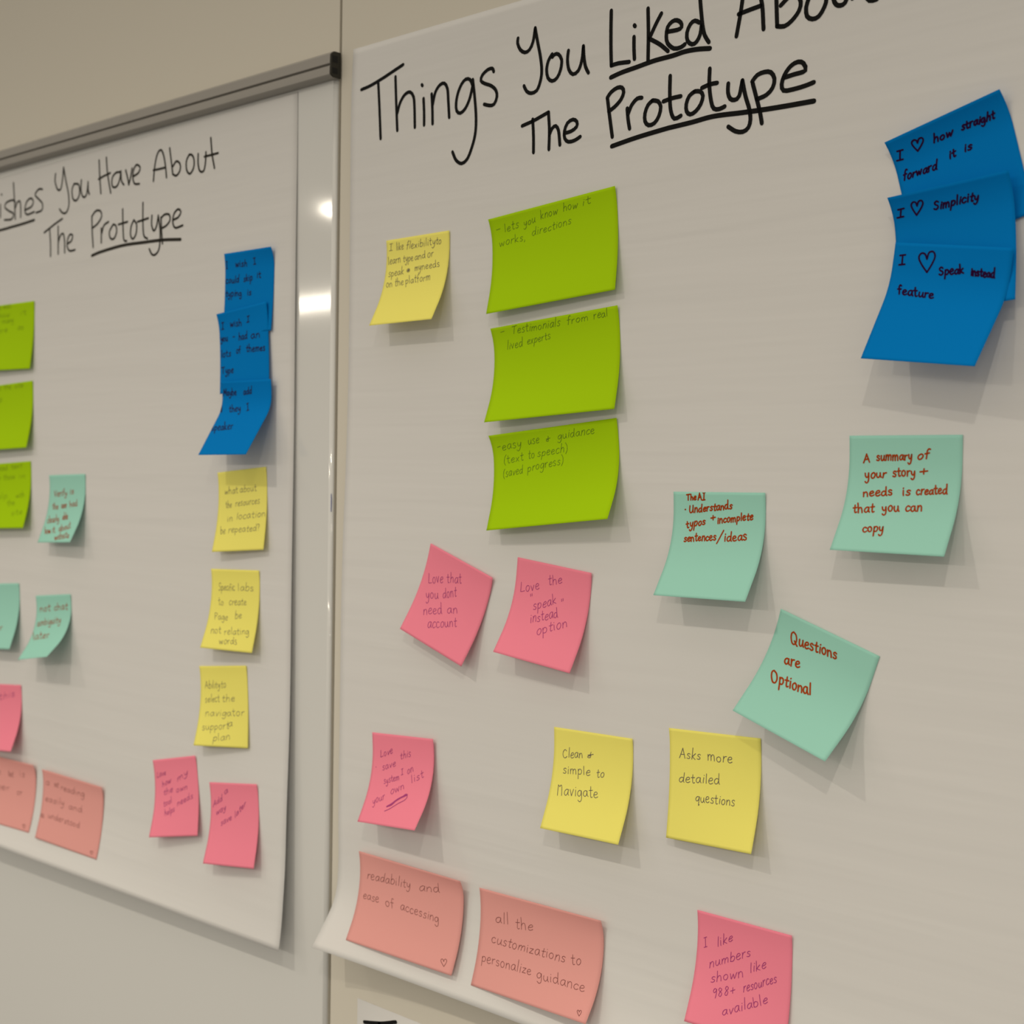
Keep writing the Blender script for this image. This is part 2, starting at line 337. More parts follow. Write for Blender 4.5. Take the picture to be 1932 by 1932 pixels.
# ------------------------------------------------------------------ the paper sheets
SHEET = {'R': (18.31, 1699.59, 635, 778.0, [0.056, -0.0101, -0.0039, 0.0378, -0.0036, 0.0057, -0.0278, 0.0467, 0.5968, 0.6453], [-0.0, -0.0, -0.0, -0.0, -0.0, -0.0, -0.0, 0.0947, 0.254, 0.4301], 8.91, 0.5, -0.125), 'L': (-689.53, 1669.23, 635, 768, [0.0005, 0.0015, 0.0021, 0.0018, 0.0015, 0.0012, 0.0007, 0.1766, 0.3424, 0.4958], [-0.0008, 0.0148, 0.0027, 0.0166, 0.0045, 0.0416, 0.019, 0.0688, 0.0748, 0.1744], 1.0, 3.6, 0.535)}
HEAD = {
 'R': [(0, [13.0, 36.8, 24.1, 35.4, 40.0, 31.7, 53.4, 28.0, 65.0, 24.8]),
  (0, [34.4, 34.2, 36.1, 50.4, 37.4, 65.7, 38.6, 81.8]),
  (0, [55.9, 33.3, 57.4, 53.8, 59.3, 78.0]),
  (0, [59.0, 63.8, 62.1, 56.1, 67.5, 50.2, 74.1, 48.8, 78.6, 53.5, 80.0, 63.3, 80.7, 78.6]),
  (0, [90.7, 56.9, 91.6, 68.1, 91.8, 78.4]),
  (0, [88.4, 45.3, 89.1, 46.1]),
  (0, [100.3, 54.8, 101.4, 66.7, 101.9, 78.9]),
  (0, [101.6, 63.8, 104.6, 54.1, 109.8, 49.1, 115.0, 48.6, 118.7, 53.5, 120.0, 63.8, 121.3, 76.7]),
  (0, [147.3, 55.5, 144.5, 50.7, 139.6, 49.6, 134.9, 52.7, 130.9, 59.2, 129.0, 66.7, 129.8, 72.9, 134.0, 75.4, 139.5, 72.7, 144.4, 65.6, 147.7, 55.5]),
  (0, [147.6, 51.3, 150.1, 65.9, 151.9, 81.7, 151.2, 94.4, 147.3, 105.2, 142.4, 113.0, 136.3, 115.5, 130.0, 112.1, 125.7, 105.0]),
  (0, [170.6, 48.9, 169.1, 46.3, 164.1, 46.4, 158.2, 49.6, 156.7, 53.5, 160.4, 56.3, 168.4, 59.7, 173.5, 64.1, 174.6, 69.2, 171.7, 74.3, 166.8, 74.6, 160.8, 72.7]),
  (0, [202.3, 95.7, 213.6, 93.7, 222.9, 91.3, 229.4, 89.6]),
  (0, [213.2, 92.5, 214.3, 104.9, 214.6, 117.5]),
  (0, [229.4, 89.9, 230.6, 103.3, 230.4, 117.4]),
  (0, [230.7, 106.7, 233.3, 102.3, 237.0, 100.9, 239.8, 104.6, 240.8, 110.2, 241.5, 115.6]),
  (0, [246.2, 107.6, 252.5, 107.2, 257.8, 104.7, 258.0, 101.0, 254.1, 98.8, 248.7, 100.6, 245.8, 106.2, 246.3, 111.6, 250.0, 114.6, 256.2, 114.4, 261.5, 112.5]),
  (0, [196.3, 28.3, 196.0, 32.1, 199.0, 37.5, 203.9, 40.4, 208.6, 39.2, 212.2, 33.8, 214.2, 24.0]),
  (0, [214.2, 24.0, 216.9, 34.7, 220.0, 46.1, 221.7, 57.2, 220.4, 65.1, 216.9, 71.3, 211.2, 72.4, 206.5, 70.3, 203.5, 65.7]),
  (0, [232.0, 46.9, 228.4, 51.0, 226.7, 57.4, 228.2, 63.8, 232.5, 66.9, 237.4, 65.4, 240.9, 59.9, 241.8, 52.8, 238.4, 48.1, 234.8, 47.5, 232.4, 49.0]),
  (0, [248.4, 47.3, 247.6, 53.8, 249.2, 61.4, 253.3, 65.5, 258.6, 63.7, 261.9, 56.4, 263.1, 46.7]),
  (0, [263.1, 46.7, 264.0, 55.5, 265.6, 62.3, 268.4, 67.0]),
  (1, [289.3, 26.4, 289.3, 39.3, 289.6, 52.4, 290.3, 65.7]),
  (1, [290.3, 65.7, 296.7, 65.3, 306.8, 66.1]),
  (1, [310.9, 49.3, 311.1, 57.7, 311.7, 64.8]),
  (1, [311.1, 41.1, 311.7, 41.8]),
  (1, [323.2, 31.8, 324.0, 49.9, 324.1, 68.3]),
  (1, [335.2, 37.7, 330.8, 43.7, 325.4, 52.1]),
  (1, [325.4, 53.4, 334.4, 58.9, 341.7, 64.9]),
  (1, [341.1, 51.4, 349.8, 51.8, 353.2, 50.6, 352.5, 47.4, 348.8, 45.0, 344.9, 45.2, 341.0, 48.2, 340.0, 54.3, 341.3, 59.5, 346.9, 64.1, 352.8, 64.4, 356.3, 63.0]),
  (1, [368.4, 50.5, 364.5, 48.5, 360.7, 50.2, 358.0, 55.3, 358.6, 61.0, 362.6, 64.2, 366.4, 63.1, 369.3, 58.7, 370.3, 52.8]),
  (1, [367.7, 23.4, 368.8, 35.3, 369.7, 42.8, 371.2, 52.9, 373.2, 60.1, 376.7, 65.3]),
  (1, [290.1, 74.2, 300.2, 72.4, 313.5, 71.1, 329.8, 69.4, 345.8, 68.9, 356.5, 68.0, 367.3, 68.4, 377.7, 69.8]),
  (1, [408.7, 25.8, 405.5, 32.2, 402.7, 49.6, 399.5, 65.7]),
  (1, [408.7, 25.8, 414.9, 34.3, 419.4, 48.3, 421.1, 65.2]),
  (1, [401.0, 51.4, 409.6, 50.4, 418.3, 49.5]),
  (1, [429.6, 26.9, 430.7, 48.3, 431.7, 65.5]),
  (1, [431.7, 65.5, 437.3, 66.6, 442.8, 64.2, 448.2, 58.9, 449.4, 53.3, 446.5, 48.7, 441.0, 48.1, 434.2, 52.5]),
  (1, [455.5, 52.3, 453.6, 57.7, 454.4, 63.6, 458.5, 66.2, 463.2, 65.4, 467.1, 60.4, 468.5, 55.6, 466.8, 50.1, 461.4, 47.8, 455.5, 52.3]),
  (1, [473.4, 48.1, 473.6, 56.1, 475.7, 60.5, 479.0, 61.8, 482.2, 60.7, 484.6, 55.0, 485.1, 49.5]),
  (1, [485.1, 49.5, 485.9, 55.3, 487.3, 59.0]),
  (1, [496.4, 39.7, 496.9, 57.6, 499.6, 63.0, 504.6, 63.2]),
  (1, [491.5, 47.5, 502.9, 46.7]),
  (1, [287.1, 88.2, 289.0, 99.0, 291.0, 109.6, 292.4, 117.0]),
  (1, [287.1, 88.2, 290.4, 84.9, 296.3, 82.6, 300.8, 83.4, 302.3, 86.9, 299.9, 91.6, 294.1, 95.9, 288.7, 98.2]),
  (1, [305.9, 99.0, 306.9, 106.9, 308.4, 113.5]),
  (1, [306.8, 103.0, 310.0, 97.1, 314.9, 93.4, 319.0, 93.5]),
  (1, [328.9, 97.0, 324.9, 99.5, 322.3, 104.8, 322.4, 110.5, 325.7, 113.8, 330.9, 113.1, 334.8, 108.7, 336.3, 102.6, 333.8, 98.4, 328.9, 97.0]),
  (1, [344.1, 82.6, 344.1, 95.1, 345.2, 106.5, 348.5, 112.7, 354.0, 111.6]),
  (1, [338.6, 99.2, 346.5, 98.2, 353.6, 98.1]),
  (1, [365.7, 96.8, 361.1, 99.1, 358.6, 104.3, 359.0, 109.3, 362.2, 111.9, 366.8, 110.5, 371.0, 106.3, 372.7, 101.0, 370.3, 97.6, 365.7, 96.8]),
  (1, [378.0, 83.6, 377.9, 94.5, 379.7, 105.8, 382.1, 111.1, 386.6, 112.1, 391.0, 111.1]),
  (1, [371.8, 95.4, 378.6, 94.1, 384.3, 94.2]),
  (1, [393.6, 96.3, 393.5, 102.0, 395.4, 106.6, 399.1, 108.0, 402.7, 106.0, 405.1, 96.2]),
  (1, [405.1, 96.2, 407.8, 106.8, 411.0, 115.7, 412.2, 123.1, 410.6, 128.2, 406.3, 130.3, 400.4, 129.1, 394.4, 125.2]),
  (1, [413.4, 99.4, 416.6, 109.4, 419.7, 119.5, 421.3, 126.8]),
  (1, [413.0, 98.1, 416.9, 94.6, 422.6, 93.6, 427.6, 94.7, 430.5, 99.4, 429.2, 105.0, 424.4, 108.9, 417.3, 110.5]),
  (1, [437.5, 100.0, 445.1, 99.2, 454.0, 98.2, 452.5, 93.3, 448.3, 91.6, 442.9, 93.3, 438.2, 98.3, 436.2, 103.9, 437.7, 108.2, 444.0, 108.7, 453.5, 108.0, 460.5, 106.8]),
  (1, [292.2, 123.8, 314.8, 120.9, 340.7, 118.6, 348.3, 118.2, 363.9, 117.5, 382.2, 116.3, 405.9, 117.5, 423.2, 118.2, 440.1, 118.6, 460.9, 118.8])],
 'L': [(0, [10.3, 15.6, 24.3, 50.4, 37.9, 29.7, 51.6, 51.4, 64.8, 18.3]),
  (0, [79.4, 30.6, 79.5, 45.3]),
  (0, [82.0, 19.1, 82.9, 20.0]),
  (0, [114.9, 32.0, 108.5, 29.1, 93.4, 30.3, 90.4, 35.1, 99.9, 40.5, 110.7, 44.9, 106.5, 50.5, 89.2, 49.5]),
  (0, [110.5, 9.8, 112.8, 28.7, 115.1, 51.6]),
  (0, [115.0, 39.2, 119.2, 33.6, 125.5, 32.3, 127.7, 38.7, 127.8, 51.0]),
  (0, [138.2, 44.1, 152.8, 41.9, 156.8, 36.3, 150.6, 32.5, 141.5, 35.4, 137.4, 44.0, 142.5, 49.7, 159.0, 48.7]),
  (0, [177.2, 25.9, 169.0, 24.8, 160.9, 29.8, 169.1, 35.9, 177.3, 41.9, 176.1, 48.8, 163.1, 50.2]),
  (0, [10.5, 59.5, 78.3, 60.1, 104.4, 59.6, 134.2, 58.9, 159.1, 57.8]),
  (0, [206.2, 12.9, 205.1, 20.7, 210.3, 30.3, 217.0, 31.2, 220.8, 22.8, 223.4, 8.5]),
  (0, [223.4, 8.5, 228.6, 23.9, 234.5, 40.3, 234.6, 52.0, 228.9, 58.2, 221.1, 57.2, 215.2, 52.6]),
  (0, [245.9, 29.2, 241.4, 35.4, 244.1, 45.5, 251.8, 47.4, 257.4, 41.3, 255.4, 31.4, 245.9, 29.2]),
  (0, [261.0, 27.3, 260.4, 37.9, 265.0, 45.8, 271.7, 44.2, 274.9, 32.1]),
  (0, [274.9, 31.2, 275.3, 39.9, 277.6, 44.4]),
  (0, [297.1, 11.4, 298.7, 29.7, 301.1, 46.7]),
  (0, [311.6, 10.7, 314.2, 28.0, 320.6, 48.7]),
  (0, [296.2, 31.2, 307.1, 29.3, 319.6, 27.9]),
  (0, [339.1, 29.6, 330.3, 29.3, 323.2, 34.0, 324.0, 42.5, 332.2, 43.6, 338.1, 37.0, 340.1, 28.9]),
  (0, [340.1, 28.9, 341.6, 39.3, 346.2, 43.7]),
  (0, [349.5, 29.3, 353.1, 37.2, 355.6, 44.9]),
  (0, [355.6, 44.9, 358.9, 38.0, 361.6, 29.1]),
  (0, [363.4, 37.7, 373.6, 35.4, 376.9, 30.4, 370.1, 26.7, 364.4, 31.4, 363.4, 39.5, 366.9, 45.5, 375.5, 46.7]),
  (0, [401.6, 47.5, 403.7, 33.3, 408.5, 21.4, 415.0, 18.4, 419.9, 24.9, 423.3, 36.1, 425.1, 47.1]),
  (0, [401.4, 36.6, 412.0, 37.0, 423.3, 37.0]),
  (0, [430.5, 19.0, 433.9, 34.1, 436.3, 45.5]),
  (0, [436.3, 45.5, 442.8, 47.8, 449.0, 43.4, 448.9, 37.2, 442.5, 33.6, 436.2, 38.0]),
  (0, [464.5, 30.6, 459.9, 36.1, 460.7, 45.0, 466.4, 49.3, 472.5, 44.1, 473.0, 36.3, 469.2, 31.3, 464.5, 30.6]),
  (0, [480.0, 32.1, 480.1, 41.7, 483.3, 49.1, 489.4, 49.9, 492.3, 42.6, 493.1, 32.3]),
  (0, [501.0, 20.0, 503.3, 35.5, 507.5, 49.6]),
  (0, [490.7, 36.3, 502.8, 36.3, 513.2, 36.2]),
  (0, [181.7, 74.4, 203.6, 68.0, 221.2, 63.7]),
  (0, [193.7, 71.8, 195.9, 89.0, 196.1, 101.9]),
  (0, [212.3, 71.0, 212.6, 86.8, 212.8, 101.0]),
  (0, [212.6, 88.8, 217.6, 81.4, 223.4, 80.1, 226.3, 88.3, 226.8, 101.1]),
  (0, [233.3, 92.0, 241.0, 89.9, 243.6, 84.3, 238.2, 82.7, 233.2, 87.1, 232.2, 94.8, 237.3, 100.2, 248.8, 100.4]),
  (0, [283.1, 68.6, 284.2, 85.0, 286.3, 101.5]),
  (0, [283.1, 68.6, 291.1, 63.9, 300.3, 65.0, 302.9, 71.0, 295.0, 77.6, 284.1, 81.2]),
  (0, [302.4, 83.3, 302.7, 98.5]),
  (0, [303.3, 89.0, 307.8, 81.0, 316.8, 78.3]),
  (0, [325.8, 82.2, 318.8, 88.9, 320.7, 95.7, 327.8, 97.0, 333.0, 90.5, 331.1, 83.7, 325.8, 82.2]),
  (0, [344.2, 68.5, 345.2, 86.3, 347.2, 100.5, 352.5, 102.0]),
  (0, [336.4, 83.4, 353.8, 82.6]),
  (0, [365.9, 82.2, 360.9, 88.1, 360.0, 97.2, 364.6, 101.4, 370.3, 96.5, 371.1, 87.4, 365.9, 82.2]),
  (0, [382.6, 66.8, 382.9, 85.1, 384.9, 100.0, 391.7, 104.0]),
  (0, [372.8, 84.9, 393.0, 83.6]),
  (0, [399.6, 81.7, 399.1, 90.7, 403.2, 97.5, 408.1, 93.5, 411.2, 83.1]),
  (0, [411.2, 83.1, 414.8, 99.7, 413.5, 115.8, 407.0, 121.4, 400.4, 120.8, 395.3, 114.8]),
  (0, [416.1, 85.5, 417.4, 100.0, 419.3, 111.9]),
  (0, [416.1, 86.4, 422.6, 83.5, 430.7, 84.5, 432.4, 90.1, 426.1, 94.7, 418.0, 96.5]),
  (0, [437.3, 90.7, 446.8, 89.1, 451.4, 84.4, 446.6, 81.1, 439.4, 84.7, 437.3, 92.4, 441.6, 98.8, 454.9, 98.0]),
  (1, [283.8, 110.2, 302.9, 108.0, 345.6, 105.9, 386.7, 107.1, 419.9, 108.4, 451.4, 111.3])],
}
def heading(key, name, idx, width, surf, root, label):
    k = Ink()
    for i in idx: k.stroke(np.array(HEAD[key][i][1]).reshape(-1, 2), width, 2.2)
    h = k.build(name, surf, M['marker' if key == 'R' else 'marker_blurred'], root, .28); h['label'] = label
surfR = sheet_surface(SHEET['R'])
shR = paper('paper_sheet', surfR, M['paper'], 80, 150, .15)
tag(shR, 'large white paper sheet headed Things You Liked About The Prototype', 'paper sheet', 'large paper sheets on the wall')
for wd_, ix, lw in (('Things', range(0, 11), 2.9), ('You', range(16, 21), 2.9), ('The', range(11, 16), 2.9), ('Liked', range(21, 31), 3.1), ('About', range(32, 42), 3.1), ('Prototype', range(42, 57), 3.1)):
    heading('R', 'heading_word', ix, lw, surfR, shR, 'black marker word ' + wd_)
heading('R', 'underline', [31], 3.4, surfR, shR, 'black underline beneath Liked')
heading('R', 'underline', [57], 3.4, surfR, shR, 'black underline beneath Prototype')
surfL = sheet_surface(SHEET['L'])
shL = paper('paper_sheet', surfL, M['paper'], 60, 150, .15)
tag(shL, 'large white paper sheet headed Wishes You Have About The Prototype', 'paper sheet', 'large paper sheets on the wall')
for wd_, ix in (('Wishes', range(0, 8)), ('You', range(9, 14)), ('Have', range(14, 22)), ('About', range(22, 30)), ('The', range(30, 35)), ('Prototype', range(35, 50))):
    heading('L', 'heading_word', ix, 2.3, surfL, shL, 'black marker word ' + wd_)
heading('L', 'underline', [8], 3.0, surfL, shL, 'black underline beneath Wishes')
heading('L', 'underline', [50], 3.2, surfL, shL, 'black underline beneath Prototype')
surfB = sheet_surface((39.3, 883.4, 635, 762, [0]*len(SK), [0]*len(SK), 1, .5, 0))
shB = paper('paper_sheet', surfB, M['paper'], 6, 6, .15)
tag(shB, 'white paper sheet with a black marker stroke, hanging below the Things You Liked sheet', 'paper sheet', 'large paper sheets on the wall')
k = Ink(); k.stroke([(9.5, 18.2), (22, 15.5), (34, 12.5), (50, 7)], 3.2, 2); k.stroke([(29, 14), (29.5, 40), (31, 66)], 3.2, 2)
k.build('heading_word', surfB, M['marker'], shB, .28)['label'] = 'black marker stroke'

# ------------------------------------------------------------------ the sticky notes
# name: (paper colour, ink, surface parameters in mm and degrees, pen width, words laid out in note millimetres, label)
NOTES = {
 'R_yel1': ('yellow', 'ink_grey', (66.09, 1531.29, 0.48, 76.2, 76.2, 27.74, 28.02, 6.42, 4.84, 0.15, 0.8, 1.47), 0.45,
  [('I', 3.2, 8.8, 7.8, 8.8, 0.1, -3.6), ('like', 12.3, 9.2, 21.4, 9.3, 0.1, -3.6), ('flexibility', 24.3, 9.6, 59.7, 9.4, 0.3, -3.5), ('to', 60.2, 9.5, 66.6, 9.4, 0.1, -3.5), ('learn', 2.6, 20.4, 18.0, 20.0, -0.3, -3.7), ('type', 21.2, 20.1, 33.6, 19.8, -0.3, -3.6), ('and', 35.2, 19.6, 48.3, 19.3, -0.3, -3.6), ('or', 50.5, 19.4, 58.0, 18.9, -0.3, -3.6), ('speak', 4.5, 31.1, 23.5, 30.2, -0.7, -3.8), ('@', 26.3, 29.7, 31.6, 29.6, -0.7, -3.7), ('my', 36.6, 29.0, 44.3, 29.0, -0.7, -3.7), ('needs', 45.1, 28.8, 66.5, 27.8, -0.6, -3.7), ('on', 4.4, 40.6, 12.0, 40.2, -1.2, -4.0), ('the', 14.9, 40.1, 26.0, 39.6, -1.2, -3.9), ('platform', 28.2, 39.6, 58.0, 38.8, -1.0, -3.9)],
  'lone yellow sticky note curling outward beside the green notes, under the word Things'),
 'R_gr1': ('green', 'ink_green', (188.72, 1535.26, 4.75, 127.0, 76.2, 16.36, 11.01, 21.15, 9.55, 0.25, 0.8, 1.03), 0.4,
  [('-', 5.3, 11.4, 10.2, 11.3, 0.8, -3.5), ('lets', 14.3, 12.6, 29.5, 12.0, 0.7, -3.5), ('you', 34.9, 11.9, 47.1, 11.2, 0.7, -3.4), ('know', 52.5, 10.0, 70.1, 9.3, 0.7, -3.4), ('how', 75.6, 8.7, 90.0, 8.3, 0.7, -3.4), ('it', 94.1, 8.3, 103.0, 7.7, 0.6, -3.3), ('works,', 7.6, 22.9, 35.8, 22.5, 0.3, -3.6), ('directions', 42.3, 20.9, 82.5, 18.9, 0.5, -3.5)],
  'topmost wide lime green sticky note under the Things You Liked heading'),
 'R_gr2': ('green', 'ink_green', (192.86, 1450.31, 4.38, 127.0, 76.2, 23.06, 15.63, 20.99, 9.07, 0.25, 0.8, 1.02), 0.4,
  [('-', 8.7, 6.3, 13.5, 6.0, 1.1, -3.6), ('Testimonials', 20.5, 7.2, 70.5, 7.2, 1.2, -3.5), ('from', 77.3, 7.2, 98.6, 6.9, 0.7, -3.4), ('real', 103.4, 6.9, 117.0, 6.5, 0.6, -3.4), ('lived', 13.9, 18.3, 30.8, 17.5, 0.4, -3.6), ('experts', 35.2, 17.0, 59.7, 15.4, 0.5, -3.5)],
  'middle wide lime green sticky note reading Testimonials, under the Liked heading'),
 'R_gr3': ('green', 'ink_green', (193.69, 1367.08, 5.48, 127.0, 76.2, 19.67, 28.37, 27.94, 6.29, 0.25, 0.8, 1.11), 0.4,
  [('-', 4.9, 12.0, 8.9, 11.4, 1.1, -3.8), ('easy', 10.3, 12.8, 31.0, 12.1, 1.0, -3.8), ('use', 38.0, 11.3, 49.7, 10.9, 0.9, -3.7), ('&', 56.5, 10.6, 61.8, 10.3, 0.8, -3.7), ('guidance', 68.6, 10.0, 105.0, 8.9, 0.9, -3.6), ('(text', 10.6, 23.6, 31.9, 22.3, 0.3, -3.8), ('to', 36.7, 22.1, 43.7, 21.8, 0.3, -3.8), ('speech)', 46.4, 21.4, 77.6, 20.0, 0.4, -3.7), ('(saved', 10.1, 34.0, 31.2, 32.6, -0.0, -3.9), ('progress)', 36.0, 31.8, 73.1, 28.5, 0.2, -3.8)],
  'lowest wide lime green sticky note reading easy use, below the Testimonials note'),
 'R_pk1': ('pink', 'ink_violet', (126.17, 1280.24, -18.02, 76.2, 76.2, 18.7, 18.05, 4.7, 12.5, 0.2, 0.8, 1.93), 0.5,
  [('Love', 8.4, 31.6, 24.1, 25.1, -1.9, -4.3), ('that', 28.0, 23.5, 43.8, 17.6, -1.6, -4.4), ('you', 12.1, 44.2, 24.6, 38.4, -2.2, -4.2), ('dont', 29.0, 36.4, 42.7, 29.8, -2.0, -4.2), ('need', 16.2, 56.4, 34.5, 47.7, -2.5, -4.1), ('an', 39.5, 45.9, 49.7, 41.1, -2.2, -4.1), ('account', 26.8, 64.2, 54.2, 50.9, -2.6, -4.1)],
  'tilted pink sticky note reading Love that you dont need an account'),
 'R_pk2': ('pink', 'ink_violet', (223.21, 1273.87, -5.79, 76.2, 76.2, 28.24, 23.23, 1.31, 9.43, 0.2, 0.8, 1.13), 0.5,
  [('Love', 6.2, 26.3, 25.5, 20.8, -0.8, -4.4), ('the', 33.9, 16.6, 47.8, 12.1, -0.4, -4.3), ('"', 17.8, 33.8, 20.8, 32.8, -1.2, -4.3), ('speak', 23.0, 37.4, 44.6, 28.3, -1.2, -4.3), ('instead', 23.6, 47.3, 48.9, 38.0, -1.5, -4.3), ('"', 49.1, 32.4, 52.0, 31.4, -1.0, -4.2), ('option', 33.7, 55.4, 59.8, 42.9, -1.8, -4.3)],
  'pink sticky note reading Love the speak instead option'),
 'R_te1': ('teal', 'ink_red', (372.31, 1327.15, 0.6, 76.2, 76.2, 32.07, 32.52, 3.51, 7.19, 0.18, 0.75, 1.0), 1.0,
  [('The', 11.3, 5.8, 19.5, 5.4, 0.1, -2.4), ('AI', 20.9, 5.7, 27.2, 5.3, 0.1, -2.8), ('.', 9.5, 13.0, 11.0, 13.0, -0.0, -3.1), ('Understands', 13.5, 14.6, 49.3, 11.0, 0.2, -3.0), ('typos', 11.7, 25.0, 27.6, 22.1, -0.2, -3.1), ('+', 31.6, 19.2, 36.2, 18.6, -0.1, -3.0), ('incomplete', 37.6, 21.3, 66.3, 17.9, -0.0, -3.0), ('sentences', 11.2, 34.6, 38.0, 32.8, -0.5, -3.1), ('/', 38.6, 34.2, 44.9, 32.6, -0.7, -4.1), ('ideas', 44.7, 33.2, 63.1, 32.0, -0.6, -3.7)],
  'aqua sticky note reading The AI Understands typos in rust red marker'),
 'R_te2': ('teal', 'ink_red', (510.75, 1365.16, 0.06, 76.2, 76.2, 31.41, 29.68, 5.03, 2.35, 0.2, 0.75, 1.0), 1.0,
  [('A', 9.9, 16.8, 14.7, 16.3, -0.1, -3.3), ('summary', 19.1, 15.7, 43.4, 14.9, 0.0, -3.2), ('of', 46.7, 14.9, 54.7, 13.9, -0.0, -3.2), ('your', 11.8, 27.1, 26.3, 25.9, -0.3, -3.3), ('story', 30.8, 25.6, 46.2, 24.7, -0.2, -3.2), ('+', 48.3, 23.9, 54.6, 23.4, -0.2, -3.2), ('needs', 12.1, 38.4, 32.3, 37.0, -0.5, -3.3), ('is', 38.8, 37.1, 44.3, 36.7, -0.5, -3.3), ('created', 48.1, 36.5, 68.3, 35.4, -0.4, -3.2), ('that', 7.7, 49.6, 22.2, 48.3, -0.9, -3.5), ('you', 27.6, 48.2, 38.9, 47.3, -0.8, -3.4), ('can', 43.0, 47.5, 54.0, 46.7, -0.7, -3.4), ('copy', 18.4, 62.5, 32.4, 61.5, -1.1, -3.6)],
  'aqua sticky note reading A summary of your story in rust red marker'),
 'R_te3': ('teal', 'ink_red', (462.84, 1252.38, -18.55, 76.2, 76.2, 31.35, 37.97, 10.93, 0.25, 0.2, 0.75, 1.0), 1.1,
  [('Questions', 13.8, 18.4, 48.9, 14.3, -1.3, -4.2), ('are', 15.1, 32.7, 26.7, 30.5, -1.9, -4.0), ('Optional', 12.5, 47.2, 42.5, 42.8, -2.2, -3.9)],
  'strongly tilted aqua sticky note reading Questions are Optional'),
 'R_pk3': ('pink', 'ink_violet', (58.26, 1116.8, 3.66, 76.2, 76.2, 28.16, 35.41, 1.05, 7.74, 0.15, 0.8, 3.9), 0.5,
  [('Love', 10.1, 20.5, 25.7, 15.6, -0.0, -3.6), ('this', 35.2, 20.3, 48.3, 16.2, -0.1, -3.5), ('.', 4.9, 30.1, 6.4, 29.7, -0.5, -3.6), ('save', 14.0, 31.2, 30.0, 25.8, -0.5, -3.5), ('system', 18.6, 41.8, 36.9, 36.6, -0.9, -3.5), ('I', 38.1, 32.6, 40.8, 31.7, -0.6, -2.8), ('on', 45.4, 31.3, 52.6, 28.1, -0.6, -3.5), ('your', 11.8, 60.0, 24.7, 54.0, -1.8, -3.6), ('own', 30.2, 49.7, 45.2, 43.2, -1.3, -3.5), ('list', 52.1, 38.0, 66.0, 31.8, -0.8, -3.5), ('~', 1.5, [30.8, 59.9, 35.3, 57.1, 40.5, 52.9, 46.4, 49.8, 50.7, 47.9]), ('~', 0.7, [30.1, 64.0, 34.8, 61.7, 39.1, 58.8, 43.5, 55.8, 49.2, 52.7, 51.4, 49.6, 49.0, 47.4, 44.2, 51.3, 39.7, 54.2, 35.8, 58.1, 31.6, 60.0])],
  'pink sticky note with a scribbled-out purple line, above the readability note'),
 'R_yel2': ('yellow', 'ink_grey', (263.54, 1148.27, 1.24, 76.2, 76.2, 22.88, 24.26, 1.95, 8.82, 0.15, 0.8, 1.03), 0.5,
  [('Clean', 9.0, 22.1, 28.7, 19.6, -0.1, -3.8), ('&', 32.5, 19.1, 39.4, 17.8, -0.1, -3.7), ('simple', 10.4, 33.5, 37.1, 31.6, -0.4, -3.7), ('to', 43.2, 32.4, 50.7, 30.9, -0.5, -3.6), ('Navigate', 8.1, 50.2, 47.6, 46.2, -0.9, -4.6)],
  'yellow sticky note reading Clean and simple to Navigate'),
 'R_yel3': ('yellow', 'ink_grey', (372.31, 1161.95, 2.32, 76.2, 76.2, 8.3, 19.02, 7.79, 4.21, 0.15, 0.8, 1.0), 0.5,
  [('Asks', 8.2, 20.2, 26.5, 19.6, 0.1, -4.0), ('more', 32.4, 19.4, 53.1, 19.1, 0.1, -3.9), ('detailed', 8.2, 36.6, 43.4, 34.4, 0.0, -3.9), ('questions', 23.5, 48.3, 56.9, 47.0, -0.2, -3.8)],
  'yellow sticky note reading Asks more detailed questions'),
 'R_sal1': ('salmon', 'ink_brown', (46.21, 1013.68, 0.37, 127.0, 76.2, 25.33, 20.97, 11.28, 29.78, 0.22, 0.85, 5.32), 0.45,
  [('readability', 9.2, 22.1, 64.4, 20.1, 0.3, -4.4), ('and', 74.6, 19.6, 99.7, 16.1, 0.2, -4.3), ('ease', 6.8, 39.2, 27.3, 39.2, -0.9, -4.2), ('of', 35.7, 39.7, 46.7, 39.6, -0.9, -4.1), ('accessing', 54.2, 39.0, 101.1, 40.3, -0.5, -4.0), ('<', 113.2, 72.0, 120.4, 70.9, -1.8, -4.6)],
  'wide salmon sticky note reading readability and ease of accessing'),
 'R_sal2': ('salmon', 'ink_brown', (189.61, 1011.69, 1.24, 127.0, 76.2, 17.95, 33.76, 10.0, 23.11, 0.22, 0.85, 2.67), 0.45,
  [('all', 16.6, 24.5, 31.4, 23.3, -0.1, -4.6), ('the', 38.3, 25.0, 56.7, 22.7, -0.1, -4.5), ('customizations', 13.7, 40.6, 91.5, 39.2, 0.2, -4.3), ('to', 97.6, 39.0, 107.4, 37.7, -0.8, -4.1), ('personalize', 6.2, 56.5, 60.9, 55.3, -0.7, -4.3), ('guidance', 67.0, 56.2, 115.9, 55.2, -1.0, -4.1), ('<', 116.1, 72.5, 120.8, 71.9, -1.6, -3.2)],
  'wide salmon sticky note reading all the customizations to personalize guidance'),
 'R_pk4': ('pink', 'ink_violet', (400.0, 1040.0, -0.1, 76.2, 76.2, 21.0, 9.0, 9.0, 9.0, 0.2, 0.8, 1.0), 0.5,
